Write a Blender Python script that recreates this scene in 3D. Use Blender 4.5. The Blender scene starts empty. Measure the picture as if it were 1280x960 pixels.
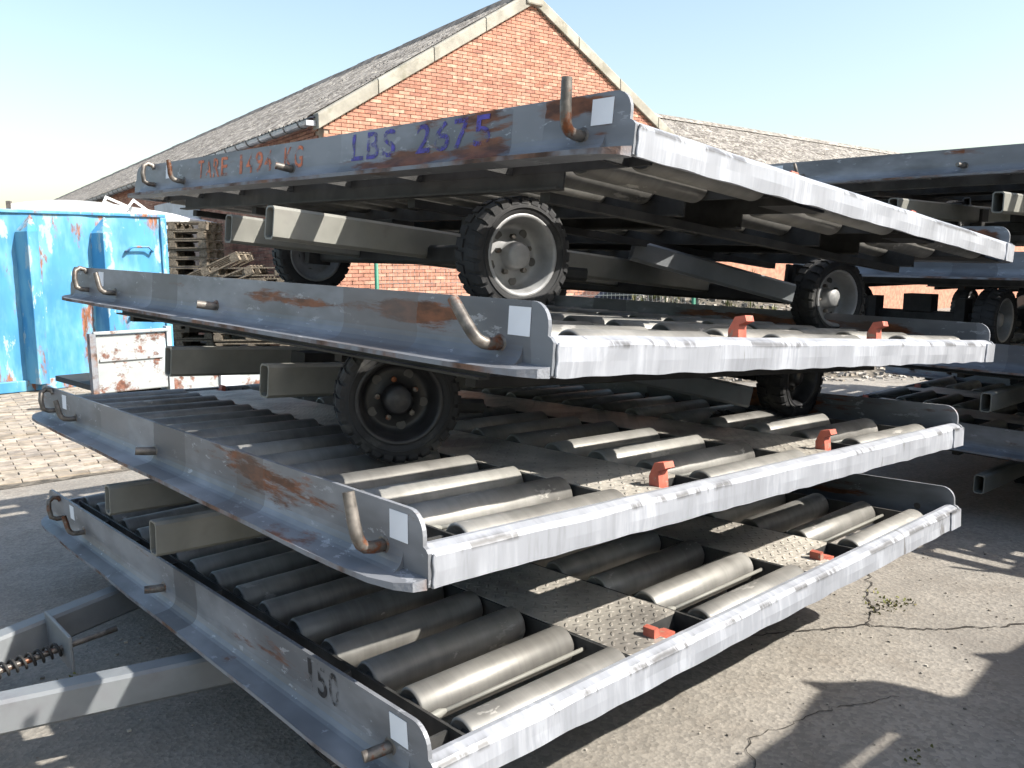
import bpy, bmesh, math, random
from mathutils import Vector, Matrix
R = math.radians
rnd = random.Random(7)
scene = bpy.context.scene
col = scene.collection

# ------------------------------------------------------------------ camera
YAW, PITCH, ROLL, FPX = R(-40.8065), R(-7.7723), R(-0.5338), 1068.2
cam_d = bpy.data.cameras.new('camera'); cam = bpy.data.objects.new('camera', cam_d); col.objects.link(cam)
cam_d.sensor_fit = 'HORIZONTAL'; cam_d.sensor_width = 36.0; cam_d.lens = 36.0 * FPX / 1280
cam_d.clip_start = .05; cam_d.clip_end = 2000
fw = Vector((-math.sin(YAW) * math.cos(PITCH), math.cos(YAW) * math.cos(PITCH), math.sin(PITCH)))
rt = Vector((math.cos(YAW), math.sin(YAW), 0)); up = rt.cross(fw)
r2 = rt * math.cos(ROLL) + up * math.sin(ROLL); u2 = -rt * math.sin(ROLL) + up * math.cos(ROLL)
M = Matrix.Identity(4)
for i in range(3):
    M[i][0] = r2[i]; M[i][1] = u2[i]; M[i][2] = -fw[i]
M[0][3], M[1][3], M[2][3] = -0.9456, -1.3499, 1.1308
cam.matrix_world = M
scene.camera = cam

# ------------------------------------------------------------------ sky, sun, exposure
SUNV = Vector((.56, -1.0, 1.02)).normalized()         # towards the sun
elev = math.asin(SUNV.z); azim = math.atan2(SUNV.x, SUNV.y)
w = bpy.data.worlds.new('World'); scene.world = w; w.use_nodes = True
nt = w.node_tree; nt.nodes.clear()
sky = nt.nodes.new('ShaderNodeTexSky'); sky.sky_type = 'NISHITA'; sky.sun_disc = False
sky.sun_elevation = elev; sky.sun_rotation = azim; sky.air_density = 1.4; sky.dust_density = 2.2; sky.ozone_density = .6
bg = nt.nodes.new('ShaderNodeBackground'); bg.inputs[1].default_value = .116
wo = nt.nodes.new('ShaderNodeOutputWorld')
nt.links.new(sky.outputs[0], bg.inputs[0]); nt.links.new(bg.outputs[0], wo.inputs[0])
sun_d = bpy.data.lights.new('sun', 'SUN'); sun_d.energy = 5.0; sun_d.angle = R(.55); sun_d.color = (1, .955, .88)
sun = bpy.data.objects.new('sun', sun_d); col.objects.link(sun)
sun.rotation_euler = SUNV.to_track_quat('Z', 'Y').to_euler()
scene.view_settings.view_transform = 'Standard'; scene.view_settings.look = 'None'
scene.view_settings.gamma = 1; scene.view_settings.use_curve_mapping = False
scene.view_settings.exposure = 1.12
scene.cycles.use_adaptive_sampling = True; scene.cycles.adaptive_threshold = .035
scene.cycles.max_bounces = 3; scene.cycles.diffuse_bounces = 1; scene.cycles.glossy_bounces = 2; scene.cycles.transmission_bounces = 2; scene.cycles.transparent_max_bounces = 6

# ------------------------------------------------------------------ materials
MATS = {}
def mat(name, base, rough=.6, metal=0., var=.12, scale=6., dark=None, darkamt=0., darkscale=3., rust=0., rustscale=2.2,
        rustcol=(.16, .055, .022), bump=.0, bumpscale=40., stretch=(1, 1, 1), chips=None, chipamt=0., chipscale=9., rnd_obj=True, island=False,
        fine=0., spec=.4, alpha_wear=0., bumpdist=.01, patches=None, bands=None, scuff=None, ring=0):
    m = bpy.data.materials.new(name); m.use_nodes = True; MATS[name] = m
    n = m.node_tree.nodes; l = m.node_tree.links
    b = n['Principled BSDF']; b.inputs['Roughness'].default_value = rough; b.inputs['Metallic'].default_value = metal
    b.inputs['Specular IOR Level'].default_value = spec
    tc = n.new('ShaderNodeTexCoord'); oi = n.new('ShaderNodeObjectInfo')
    ad = n.new('ShaderNodeVectorMath'); ad.operation = 'ADD'
    sc = n.new('ShaderNodeVectorMath'); sc.operation = 'SCALE'; sc.inputs['Scale'].default_value = 37.0 if rnd_obj else 0.
    cmb = n.new('ShaderNodeCombineXYZ')
    for i in range(3): l.new(oi.outputs['Random'], cmb.inputs[i])
    l.new(cmb.outputs[0], sc.inputs[0]); l.new(tc.outputs['Object'], ad.inputs[0]); l.new(sc.outputs[0], ad.inputs[1])
    st = n.new('ShaderNodeVectorMath'); st.operation = 'MULTIPLY'; st.inputs[1].default_value = stretch
    l.new(ad.outputs[0], st.inputs[0]); V = st.outputs[0]
    def noise(s, det=4., rgh=.6, vec=V):
        t = n.new('ShaderNodeTexNoise'); t.inputs['Scale'].default_value = s; t.inputs['Detail'].default_value = det
        t.inputs['Roughness'].default_value = rgh; l.new(vec, t.inputs['Vector']); return t.outputs['Fac']
    def ramp(f, a, c):
        t = n.new('ShaderNodeMapRange'); t.inputs[1].default_value = a; t.inputs[2].default_value = c; t.interpolation_type = 'SMOOTHSTEP'
        l.new(f, t.inputs[0]); return t.outputs[0]
    def mix(f, a, c):
        t = n.new('ShaderNodeMix'); t.data_type = 'RGBA'
        if hasattr(f, 'node'): l.new(f, t.inputs[0])
        else: t.inputs[0].default_value = f
        for s, x in ((6, a), (7, c)):
            if hasattr(x, 'node'): l.new(x, t.inputs[s])
            else: t.inputs[s].default_value = (*x, 1)
        return t.outputs[2]
    lo = tuple(max(0, c * (1 - 2 * var)) for c in base); hi = tuple(min(1, c * (1 + 1.6 * var)) for c in base)
    base_noise = noise(scale)
    c = mix(ramp(base_noise, .3, .7), lo, hi)
    if island:
        gi = n.new('ShaderNodeNewGeometry'); sm = n.new('ShaderNodeMath'); sm.operation = 'ADD'
        l.new(gi.outputs['Random Per Island'], sm.inputs[0]); l.new(oi.outputs['Random'], sm.inputs[1])
        fr = n.new('ShaderNodeMath'); fr.operation = 'FRACT'; l.new(sm.outputs[0], fr.inputs[0])
        cr = n.new('ShaderNodeValToRGB'); cr.color_ramp.interpolation = 'LINEAR'
        e = cr.color_ramp.elements; cols = island
        e[0].position = 0; e[0].color = (*cols[0], 1); e[1].position = 1; e[1].color = (*cols[-1], 1)
        for i, cc in enumerate(cols[1:-1]):
            x = e.new((i + 1) / (len(cols) - 1)); x.color = (*cc, 1)
        l.new(fr.outputs[0], cr.inputs[0])
        mm = n.new('ShaderNodeMix'); mm.data_type = 'RGBA'; mm.blend_type = 'MULTIPLY'; mm.inputs[0].default_value = 1
        g = mix(ramp(base_noise, .3, .7), (1 - 2 * var,) * 3, (1 + var,) * 3)
        l.new(cr.outputs[0], mm.inputs[6]); l.new(g, mm.inputs[7]); c = mm.outputs[2]
    if fine: c = mix(ramp(noise(bumpscale * 3, 2.), .25, .75), mix(fine, c, tuple(x * .35 for x in base)), mix(fine, c, tuple(min(1, x * 1.7) for x in base)))
    if dark: c = mix(ramp(noise(darkscale, 4., .65), 1 - darkamt - .1, 1 - darkamt + .12), c, dark)
    if chips: c = mix(ramp(noise(chipscale, 5., .7), 1 - chipamt, 1 - chipamt + .03), c, chips)
    if ring:
        rv = n.new('ShaderNodeVectorMath'); rv.operation = 'MULTIPLY'; rv.inputs[1].default_value = (34, .6, .6); l.new(ad.outputs[0], rv.inputs[0])
        c = mix(ramp(noise(1., 3., .7, rv.outputs[0]), .30, .70), mix(ring, c, (.06, .056, .05)), mix(ring * .6, c, (.5, .48, .45)))
    rf = None
    if rust:
        stv = n.new('ShaderNodeVectorMath'); stv.operation = 'MULTIPLY'; stv.inputs[1].default_value = (1, 1, 2.6) if patches else (1, 1, 1); l.new(V, stv.inputs[0]); f0 = noise(rustscale, 7., .72, stv.outputs[0])
        if patches:
            sp = n.new('ShaderNodeSeparateXYZ'); l.new(tc.outputs['Object'], sp.inputs[0])
            for yc, hw_, zc, zh_, amt in patches:
                t = None
                for ax, cc, hh in ((1, yc, hw_), (2, zc, zh_)):
                    d = n.new('ShaderNodeMath'); d.operation = 'SUBTRACT'; d.inputs[1].default_value = cc; l.new(sp.outputs[ax], d.inputs[0])
                    q = n.new('ShaderNodeMath'); q.operation = 'DIVIDE'; q.inputs[1].default_value = hh; l.new(d.outputs[0], q.inputs[0])
                    p = n.new('ShaderNodeMath'); p.operation = 'MULTIPLY'; l.new(q.outputs[0], p.inputs[0]); l.new(q.outputs[0], p.inputs[1])
                    if t is None: t = p.outputs[0]
                    else:
                        e = n.new('ShaderNodeMath'); e.operation = 'ADD'; l.new(t, e.inputs[0]); l.new(p.outputs[0], e.inputs[1]); t = e.outputs[0]
                mr = n.new('ShaderNodeMapRange'); mr.inputs[1].default_value = 0; mr.inputs[2].default_value = 1.6; mr.inputs[3].default_value = amt; mr.inputs[4].default_value = 0; l.new(t, mr.inputs[0])
                e = n.new('ShaderNodeMath'); e.operation = 'ADD'; l.new(f0, e.inputs[0]); l.new(mr.outputs[0], e.inputs[1]); f0 = e.outputs[0]
        rf = ramp(f0, 1 - rust - .03, 1 - rust + .06)
        rc = mix(ramp(noise(19.), .3, .7), tuple(x * .4 for x in rustcol), tuple(x * 1.25 for x in rustcol)); c = mix(rf, c, rc)
    if bands:
        sp2 = n.new('ShaderNodeSeparateXYZ'); l.new(tc.outputs['Object'], sp2.inputs[0])
        for ax, a0, a1, bc, amt in bands:
            wv = n.new('ShaderNodeMath'); wv.operation = 'MULTIPLY_ADD'; wv.inputs[1].default_value = .05; l.new(noise(5.), wv.inputs[0]); l.new(sp2.outputs[ax], wv.inputs[2])
            k1 = n.new('ShaderNodeMath'); k1.operation = 'GREATER_THAN'; k1.inputs[1].default_value = a0 + .025; l.new(wv.outputs[0], k1.inputs[0])
            k2 = n.new('ShaderNodeMath'); k2.operation = 'LESS_THAN'; k2.inputs[1].default_value = a1 + .025; l.new(wv.outputs[0], k2.inputs[0])
            k3 = n.new('ShaderNodeMath'); k3.operation = 'MULTIPLY'; l.new(k1.outputs[0], k3.inputs[0]); l.new(k2.outputs[0], k3.inputs[1])
            k4 = n.new('ShaderNodeMath'); k4.operation = 'MULTIPLY'; k4.inputs[1].default_value = amt; l.new(k3.outputs[0], k4.inputs[0]); c = mix(k4.outputs[0], c, bc)
    if scuff:
        sp3 = n.new('ShaderNodeSeparateXYZ'); l.new(tc.outputs['Object'], sp3.inputs[0]); za, zb, sc_, thr, bc = scuff
        wv = n.new('ShaderNodeMath'); wv.operation = 'MULTIPLY_ADD'; wv.inputs[1].default_value = .016; l.new(noise(6.), wv.inputs[0]); l.new(sp3.outputs[2], wv.inputs[2])
        d = n.new('ShaderNodeMath'); d.operation = 'SUBTRACT'; d.inputs[1].default_value = (za + zb) / 2 + .008; l.new(wv.outputs[0], d.inputs[0])
        ab = n.new('ShaderNodeMath'); ab.operation = 'ABSOLUTE'; l.new(d.outputs[0], ab.inputs[0])
        near = ramp(ab.outputs[0], (zb - za) / 2, 0.)
        mu = n.new('ShaderNodeMath'); mu.operation = 'MULTIPLY'; l.new(near, mu.inputs[0]); l.new(ramp(noise(sc_, 6., .7), thr, thr + .06), mu.inputs[1])
        c = mix(mu.outputs[0], c, bc)
    l.new(c, b.inputs['Base Color'])
    if bump:
        bp = n.new('ShaderNodeBump'); bp.inputs['Strength'].default_value = bump; bp.inputs['Distance'].default_value = bumpdist
        l.new(noise(bumpscale, 4.), bp.inputs['Height']); l.new(bp.outputs[0], b.inputs['Normal'])
    if alpha_wear:
        l.new(ramp(noise(14., 6., .7), alpha_wear - .06, alpha_wear + .1), b.inputs['Alpha'])
    rr = n.new('ShaderNodeMapRange'); rr.inputs[3].default_value = max(.05, rough - .12); rr.inputs[4].default_value = min(1, rough + .14)
    l.new(base_noise, rr.inputs[0]); l.new(rr.outputs[0], b.inputs['Roughness'])
    return m

RB = dict(rough=.5, metal=.2, var=.22, scale=3.5, dark=(.115, .12, .132), darkamt=.46, darkscale=1.9, rustscale=2.6, chips=(.28, .29, .31), chipamt=.39, chipscale=22, stretch=(1, .55, 1.5))
mat('rail1', (.188, .196, .212), rust=.35, patches=[(.62, .25, .10, .05, .10)], bands=[(1, 1.30, 1.50, (.06, .06, .062), .6)], **RB)
mat('rail2', (.192, .200, .216), rust=.37, patches=[(.80, .42, .11, .06, .21), (.35, .2, .0, .03, .15)], bands=[(1, 1.33, 1.62, (.085, .09, .10), .75), (1, 1.9, 2.25, (.21, .21, .22), .5), (1, .75, .93, (.08, .06, .05), .4)], **RB)
mat('rail3', (.188, .196, .214), rust=.37, patches=[(.95, .6, .11, .030, .21), (.45, .15, .11, .05, .16)], bands=[(1, 1.95, 2.2, (.085, .085, .092), .6), (1, .47, .80, (.12, .105, .10), .55), (1, -.1, .07, (.2, .215, .24), .5)], **RB)
mat('rail4', (.200, .208, .226), rust=.38, patches=[(.52, .13, .09, .12, .20), (.85, .40, .05, .04, .16), (.10, .05, .10, .06, .22), (.22, .1, .13, .03, .25)], bands=[(1, 1.28, 1.62, (.19, .195, .21), .5), (1, .30, .42, (.22, .225, .24), .6)], **RB)
mat('rail_dark', (.19, .20, .22), .5, .25, .2, 3.5, dark=(.1, .1, .11), darkamt=.45, rust=.34, rustscale=2.6, bump=.12, bumpscale=30)
mat('rust_edge', (.12, .065, .042), .8, 0, .3, 14, dark=(.19, .20, .22), darkamt=.53, darkscale=5, bump=.4, bumpscale=60)
mat('white_edge', (.295, .307, .335), .5, .15, .14, 3, dark=(.268, .28, .306), darkamt=.50, darkscale=15., chips=(.15, .148, .15), chipamt=.34, chipscale=3.5, stretch=(4., 1, .5), scuff=(.058, .086, 1.3, .51, (.085, .085, .088)))
mat('roller', (.262, .255, .235), .52, .45, .16, 4, dark=(.125, .12, .11), darkamt=.48, darkscale=2.6, chips=(.36, .345, .315), chipamt=.37, chipscale=9, stretch=(.5, 1, 1), ring=.11)
mat('roller_end', (.10, .095, .09), .6, .2, .2, 9)
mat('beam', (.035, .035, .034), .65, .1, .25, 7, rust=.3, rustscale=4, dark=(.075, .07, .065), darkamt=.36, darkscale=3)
mat('tube', (.18, .178, .158), .55, 0, .1, 4, dark=(.14, .13, .12), darkamt=.34, darkscale=4, chips=(.2, .15, .1), chipamt=.27, chipscale=14)
mat('tube_blue', (.155, .165, .172), .5, 0, .1, 4, dark=(.14, .14, .15), darkamt=.36, darkscale=4)
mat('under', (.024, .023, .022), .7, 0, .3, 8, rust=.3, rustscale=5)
mat('rubber', (.021, .021, .022), .75, 0, .2, 12, dark=(.07, .068, .062), darkamt=.36, darkscale=7)
mat('rim_grey', (.27, .27, .27), .45, .2, .1, 9, dark=(.14, .13, .12), darkamt=.34, darkscale=7, rust=.2)
mat('rim_black', (.028, .028, .03), .4, .1, .2, 9, dark=(.09, .08, .075), darkamt=.32, darkscale=9)
mat('steel', (.15, .135, .12), .45, .4, .25, 20, rust=.45, rustscale=9, dark=(.06, .055, .05), darkamt=.42, darkscale=12)
mat('red', (.40, .105, .07), .6, 0, .15, 14, chips=(.26, .17, .13), chipamt=.42, chipscale=26, bump=.1)
mat('sticker', (.72, .74, .78), .6, 0, .02, 5, rnd_obj=False)
mat('ink_orange', (.52, .15, .07), .6, 0, .2, 20, alpha_wear=.45, rnd_obj=False)
mat('ink_purple', (.075, .06, .30), .6, 0, .2, 20, alpha_wear=.46, rnd_obj=False)
mat('ink_black', (.012, .012, .015), .6, 0, .2, 20, alpha_wear=.46, rnd_obj=False)
mat('wood', (.15, .125, .095), .85, 0, .25, 5, stretch=(1, 8, 8), bump=.3, bumpscale=14)
mat('blue_paint', (.05, .22, .41), .5, 0, .08, 2.5, dark=(.125, .32, .45), darkamt=.47, darkscale=2.2, rust=.425, rustscale=2.3, rustcol=(.26, .10, .05), chips=(.26, .36, .42), chipamt=.43, chipscale=3.8, bump=.12, bumpscale=5, stretch=(1.4, 1, .42))
mat('white_rusty', (.30, .325, .33), .5, 0, .05, 3, dark=(.40, .50, .54), darkamt=.40, darkscale=1.6, rust=.455, rustscale=3., rustcol=(.17, .075, .05), bump=.1, bumpscale=8)
mat('white_plain', (.78, .78, .77), .6, 0, .04, 3, dark=(.5, .5, .5), darkamt=.3)
mat('panel_grey', (.52, .54, .57), .6, 0, .05, 2, dark=(.42, .43, .45), darkamt=.45, darkscale=1.2)
mat('brick', (.4, .2, .13), .9, 0, .16, 9, island=[(.34, .155, .105), (.41, .205, .14), (.37, .175, .12), (.44, .245, .175), (.31, .145, .105), (.42, .21, .145), (.38, .185, .13), (.47, .29, .21), (.35, .16, .11)])
mat('mortar', (.40, .31, .245), .95, 0, .15, 6)
mat('coping', (.29, .275, .235), .9, 0, .12, 2.5, dark=(.2, .19, .15), darkamt=.40, darkscale=3.2)
mat('fibre', (.27, .25, .225), .95, 0, .25, 1.6, dark=(.10, .088, .075), darkamt=.49, darkscale=6., chips=(.42, .39, .33), chipamt=.42, chipscale=11, fine=.25, bumpscale=14)
mat('ridge_cap', (.12, .11, .10), .95, 0, .3, 4, bump=.5, bumpscale=14)
mat('zinc', (.33, .35, .38), .45, .5, .1, 3)
mat('paver', (.3, .25, .2), .9, 0, .2, 8, bump=.4, bumpscale=60, island=[(.33, .28, .215), (.27, .225, .175), (.38, .33, .27), (.25, .215, .18), (.35, .295, .23)])
mat('soil', (.11, .095, .075), .95, 0, .3, 12, bump=.6, bumpscale=40)
mat('gravel', (.28, .255, .225), .95, 0, .25, 8, island=[(.36, .33, .29), (.22, .2, .18), (.42, .39, .34), (.17, .155, .14), (.31, .27, .22)])
mat('grass', (.10, .14, .03), .8, 0, .3, 3, island=[(.10, .12, .03), (.15, .16, .05), (.22, .19, .08), (.08, .10, .025)])
mat('green_paint', (.03, .16, .10), .5, 0, .1, 5)
mat('wire', (.35, .38, .37), .5, .3, .1, 5)
mat('dark_paint', (.025, .03, .05), .3, .1, .1, 3)
mat('glass_dark', (.02, .025, .03), .08, 0, .1, 3, spec=.6)
mat('crack', (.035, .03, .025), .95, 0, .2, 20)
mat('tread', (.42, .39, .34), .5, .25, .15, 3.5, dark=(.19, .175, .155), darkamt=.42, darkscale=3.2, chips=(.5, .48, .44), chipamt=.27, chipscale=14, rnd_obj=True)
def tread_bump(m):
    n = m.node_tree.nodes; l = m.node_tree.links; b = n['Principled BSDF']; tc = n.new('ShaderNodeTexCoord')
    def lattice(off, rot):
        mp = n.new('ShaderNodeMapping'); mp.inputs['Location'].default_value = off; l.new(tc.outputs['Object'], mp.inputs[0])
        md = n.new('ShaderNodeVectorMath'); md.operation = 'MODULO'
        ad = n.new('ShaderNodeVectorMath'); ad.operation = 'ADD'; ad.inputs[1].default_value = (100, 100, 0)
        l.new(mp.outputs[0], ad.inputs[0]); l.new(ad.outputs[0], md.inputs[0]); md.inputs[1].default_value = (.046, .046, 1)
        sb = n.new('ShaderNodeVectorMath'); sb.operation = 'SUBTRACT'; sb.inputs[1].default_value = (.023, .023, 0); l.new(md.outputs[0], sb.inputs[0])
        m2 = n.new('ShaderNodeMapping'); m2.inputs['Rotation'].default_value = (0, 0, rot); m2.inputs['Scale'].default_value = (1 / .016, 1 / .0055, 0)
        m2.vector_type = 'POINT'
        rot1 = n.new('ShaderNodeVectorRotate'); rot1.rotation_type = 'Z_AXIS'; rot1.inputs['Angle'].default_value = rot; l.new(sb.outputs[0], rot1.inputs['Vector'])
        mu = n.new('ShaderNodeVectorMath'); mu.operation = 'MULTIPLY'; mu.inputs[1].default_value = (1 / .015, 1 / .0055, 0); l.new(rot1.outputs[0], mu.inputs[0])
        ln = n.new('ShaderNodeVectorMath'); ln.operation = 'LENGTH'; l.new(mu.outputs[0], ln.inputs[0])
        mr = n.new('ShaderNodeMapRange'); mr.inputs[1].default_value = .55; mr.inputs[2].default_value = 1.0; mr.inputs[3].default_value = 1; mr.inputs[4].default_value = 0
        l.new(ln.outputs['Value'], mr.inputs[0]); return mr.outputs[0]
    a = lattice((0, 0, 0), R(45)); c = lattice((.023, .023, 0), R(-45))
    mx = n.new('ShaderNodeMath'); mx.operation = 'MAXIMUM'; l.new(a, mx.inputs[0]); l.new(c, mx.inputs[1])
    bp = n.new('ShaderNodeBump'); bp.inputs['Strength'].default_value = 1; bp.inputs['Distance'].default_value = .004
    l.new(mx.outputs[0], bp.inputs['Height']); l.new(bp.outputs[0], b.inputs['Normal'])
tread_bump(MATS['tread'])

# concrete yard
def yard_mat():
    m = bpy.data.materials.new('yard'); m.use_nodes = True; MATS['yard'] = m
    n = m.node_tree.nodes; l = m.node_tree.links; b = n['Principled BSDF']; b.inputs['Roughness'].default_value = .92
    tc = n.new('ShaderNodeTexCoord')
    def noise(s, d=5., r=.6):
        t = n.new('ShaderNodeTexNoise'); t.inputs['Scale'].default_value = s; t.inputs['Detail'].default_value = d; t.inputs['Roughness'].default_value = r
        l.new(tc.outputs['Object'], t.inputs['Vector']); return t.outputs['Fac']
    def ramp(f, a, c):
        t = n.new('ShaderNodeMapRange'); t.inputs[1].default_value = a; t.inputs[2].default_value = c; l.new(f, t.inputs[0]); return t.outputs[0]
    def mix(f, a, c, bt='MIX'):
        t = n.new('ShaderNodeMix'); t.data_type = 'RGBA'; t.blend_type = bt
        if hasattr(f, 'node'): l.new(f, t.inputs[0])
        else: t.inputs[0].default_value = f
        for s, x in ((6, a), (7, c)):
            if hasattr(x, 'node'): l.new(x, t.inputs[s])
            else: t.inputs[s].default_value = (*x, 1)
        return t.outputs[2]
    c = mix(ramp(noise(.9, 4.), .35, .68), (.185, .171, .151), (.25, .231, .204))
    c = mix(ramp(noise(2.6, 5., .7), .5, .72), c, (.165, .146, .124))
    v = n.new('ShaderNodeTexVoronoi'); v.inputs['Scale'].default_value = 62; l.new(tc.outputs['Object'], v.inputs['Vector'])
    hs = n.new('ShaderNodeSeparateColor'); l.new(v.outputs['Color'], hs.inputs[0])
    agg = mix(hs.outputs[0], (.42, .40, .36), (1.65, 1.6, 1.5))
    c = mix(.30, c, mix(1., c, agg, 'MULTIPLY'))
    c = mix(ramp(noise(190., 3.), .60, .80), c, (.17, .15, .125))
    c = mix(ramp(noise(120., 2.), .66, .78), c, (.45, .42, .38))
    c = mix(ramp(noise(.55, 4., .62), .56, .70), c, (.148, .133, .115))
    c = mix(ramp(noise(7., 5., .75), .62, .72), c, (.15, .132, .115))
    l.new(c, b.inputs['Base Color'])
    bp = n.new('ShaderNodeBump'); bp.inputs['Strength'].default_value = .6; bp.inputs['Distance'].default_value = .004
    ad = n.new('ShaderNodeMath'); ad.operation = 'ADD'; l.new(noise(75., 3., .7), ad.inputs[0]); l.new(v.outputs['Distance'], ad.inputs[1])
    l.new(ad.outputs[0], bp.inputs['Height']); l.new(bp.outputs[0], b.inputs['Normal'])
yard_mat()

# ------------------------------------------------------------------ mesh helpers
class MB:
    def __init__(s): s.v = []; s.f = []; s.m = []; s.sm = []
    def add(s, vs, fs, mi=0, smooth=False):
        o = len(s.v); s.v += [tuple(p) for p in vs]
        for f in fs: s.f.append([o + i for i in f]); s.m.append(mi); s.sm.append(smooth)
    def box(s, x0, x1, y0, y1, z0, z1, mi=0, M=None):
        vs = [Vector((x, y, z)) for x in (x0, x1) for y in (y0, y1) for z in (z0, z1)]
        if M: vs = [M @ p for p in vs]
        s.add(vs, [(0, 1, 3, 2), (4, 6, 7, 5), (0, 4, 5, 1), (2, 3, 7, 6), (0, 2, 6, 4), (1, 5, 7, 3)], mi)
    def prism(s, poly, fn, t0, t1, mi=0, mi_side=None):
        n = len(poly); vs = [fn(a, b, t0) for a, b in poly] + [fn(a, b, t1) for a, b in poly]
        s.add(vs, [list(range(n))[::-1], list(range(n, 2 * n))], mi)
        s.add(vs, [(i, (i + 1) % n, n + (i + 1) % n, n + i) for i in range(n)], mi if mi_side is None else mi_side)
    def lathe(s, prof, origin, axis, seg=24, mi=0, smooth=True, cap=False):
        axis = Vector(axis).normalized(); t = axis.orthogonal().normalized(); bt = axis.cross(t); origin = Vector(origin)
        vs = []; n = len(prof)
        for k in range(seg):
            a = 2 * math.pi * k / seg; d = t * math.cos(a) + bt * math.sin(a)
            vs += [origin + axis * h + d * r for h, r in prof]
        fs = []
        for k in range(seg):
            k2 = (k + 1) % seg
            for i in range(n - 1): fs.append((k * n + i, k2 * n + i, k2 * n + i + 1, k * n + i + 1))
        s.add(vs, fs, mi, smooth)
        if cap: s.add(vs, [[k * n for k in range(seg)][::-1], [k * n + n - 1 for k in range(seg)]], mi)
    def bar(s, path, r, seg=10, mi=0):
        P = [Vector(p) for p in path]; n = len(P); vs = []; rings = []
        t0 = (P[1] - P[0]).normalized(); nn = t0.orthogonal().normalized()
        for i, p in enumerate(P):
            t = (P[min(i + 1, n - 1)] - P[max(i - 1, 0)]).normalized()
            nn = (nn - t * nn.dot(t)).normalized(); b = t.cross(nn)
            rr = r[i] if isinstance(r, (list, tuple)) else r
            vs += [p + (nn * math.cos(2 * math.pi * k / seg) + b * math.sin(2 * math.pi * k / seg)) * rr for k in range(seg)]
        fs = [(i * seg + k, i * seg + (k + 1) % seg, (i + 1) * seg + (k + 1) % seg, (i + 1) * seg + k) for i in range(n - 1) for k in range(seg)]
        s.add(vs, fs, mi, True); s.add(vs, [list(range(seg))[::-1], [(n - 1) * seg + k for k in range(seg)]], mi)
    def hollow(s, x0, x1, w, h, t=.006, mi=0, M=None):
        # open rectangular tube along x, centred on the axis
        o = [(-w / 2, -h / 2), (w / 2, -h / 2), (w / 2, h / 2), (-w / 2, h / 2)]
        k = .010; oc = [(-w/2+k,-h/2),(w/2-k,-h/2),(w/2,-h/2+k),(w/2,h/2-k),(w/2-k,h/2),(-w/2+k,h/2),(-w/2,h/2-k),(-w/2,-h/2+k)]
        ic = [(a * (1 - 2 * t / w), b * (1 - 2 * t / h)) for a, b in oc]
        vs = []
        for x in (x0, x1):
            vs += [Vector((x, a, b)) for a, b in oc] + [Vector((x, a, b)) for a, b in ic]
        if M: vs = [M @ p for p in vs]
        fs = []
        for i in range(8):
            j = (i + 1) % 8
            fs += [(i, j, 16 + j, 16 + i), (8 + j, 8 + i, 24 + i, 24 + j), (j, i, 8 + i, 8 + j), (16 + i, 16 + j, 24 + j, 24 + i)]
        s.add(vs, fs, mi)
    def mesh(s, name, mats):
        me = bpy.data.meshes.new(name); me.from_pydata(s.v, [], s.f)
        for mm in mats: me.materials.append(MATS[mm])
        for p, mi, sm in zip(me.polygons, s.m, s.sm): p.material_index = mi; p.use_smooth = sm
        me.validate(); bm = bmesh.new(); bm.from_mesh(me); bmesh.ops.recalc_face_normals(bm, faces=bm.faces); bm.to_mesh(me); bm.free()
        return me
    def build(s, name, mats, parent=None, loc=None, bevel=0):
        return put(name, s.mesh(name, mats if isinstance(mats, (list, tuple)) else [mats]), parent, loc, bevel)
def put(name, me, parent=None, loc=None, bevel=0):
    o = bpy.data.objects.new(name, me); col.objects.link(o)
    if parent: o.parent = parent
    if loc: o.location = loc
    if bevel:
        b = o.modifiers.new('bevel', 'BEVEL'); b.width = bevel; b.segments = 2; b.limit_method = 'ANGLE'
    return o
def empty(name, loc=(0, 0, 0), rz=0):
    o = bpy.data.objects.new(name, None); col.objects.link(o); o.location = loc; o.rotation_euler = (0, 0, rz); o.empty_display_size = .2; return o
def tag(o, label=None, cat=None, group=None, kind=None):
    if label: o['label'] = label
    if cat: o['category'] = cat
    if group: o['group'] = group
    if kind: o['kind'] = kind
    return o
def copy_tree(o, parent=None):
    c = o.copy(); col.objects.link(c); c.parent = parent
    for ch in list(o.children): copy_tree(ch, c)
    return c
def arc(cx, cy, r, a0, a1, n=6): return [(cx + r * math.cos(R(a0 + (a1 - a0) * i / n)), cy + r * math.sin(R(a0 + (a1 - a0) * i / n))) for i in range(n + 1)]
def wob(seed, n=9, f=(1.5, 16)):
    r = random.Random(seed); t = [(r.uniform(*f), r.uniform(0, 6.3), r.uniform(.3, 1)) for _ in range(n)]; s = sum(a[2] for a in t) ** .5 * 1.2
    return lambda x: sum(a * math.sin(w * x + p) for w, p, a in t) / s

GROUND = -.38

# ------------------------------------------------------------------ cargo dolly (roller deck trailer)
L, W, H, HW, FL = 2.6, 3.244, .157, .085, .075
BX = [.1286, .6725, .9979, 1.5418, 1.8672, 2.4111]        # long deck beams
PITCH_R = (W - 2 * .092) / 15

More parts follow.
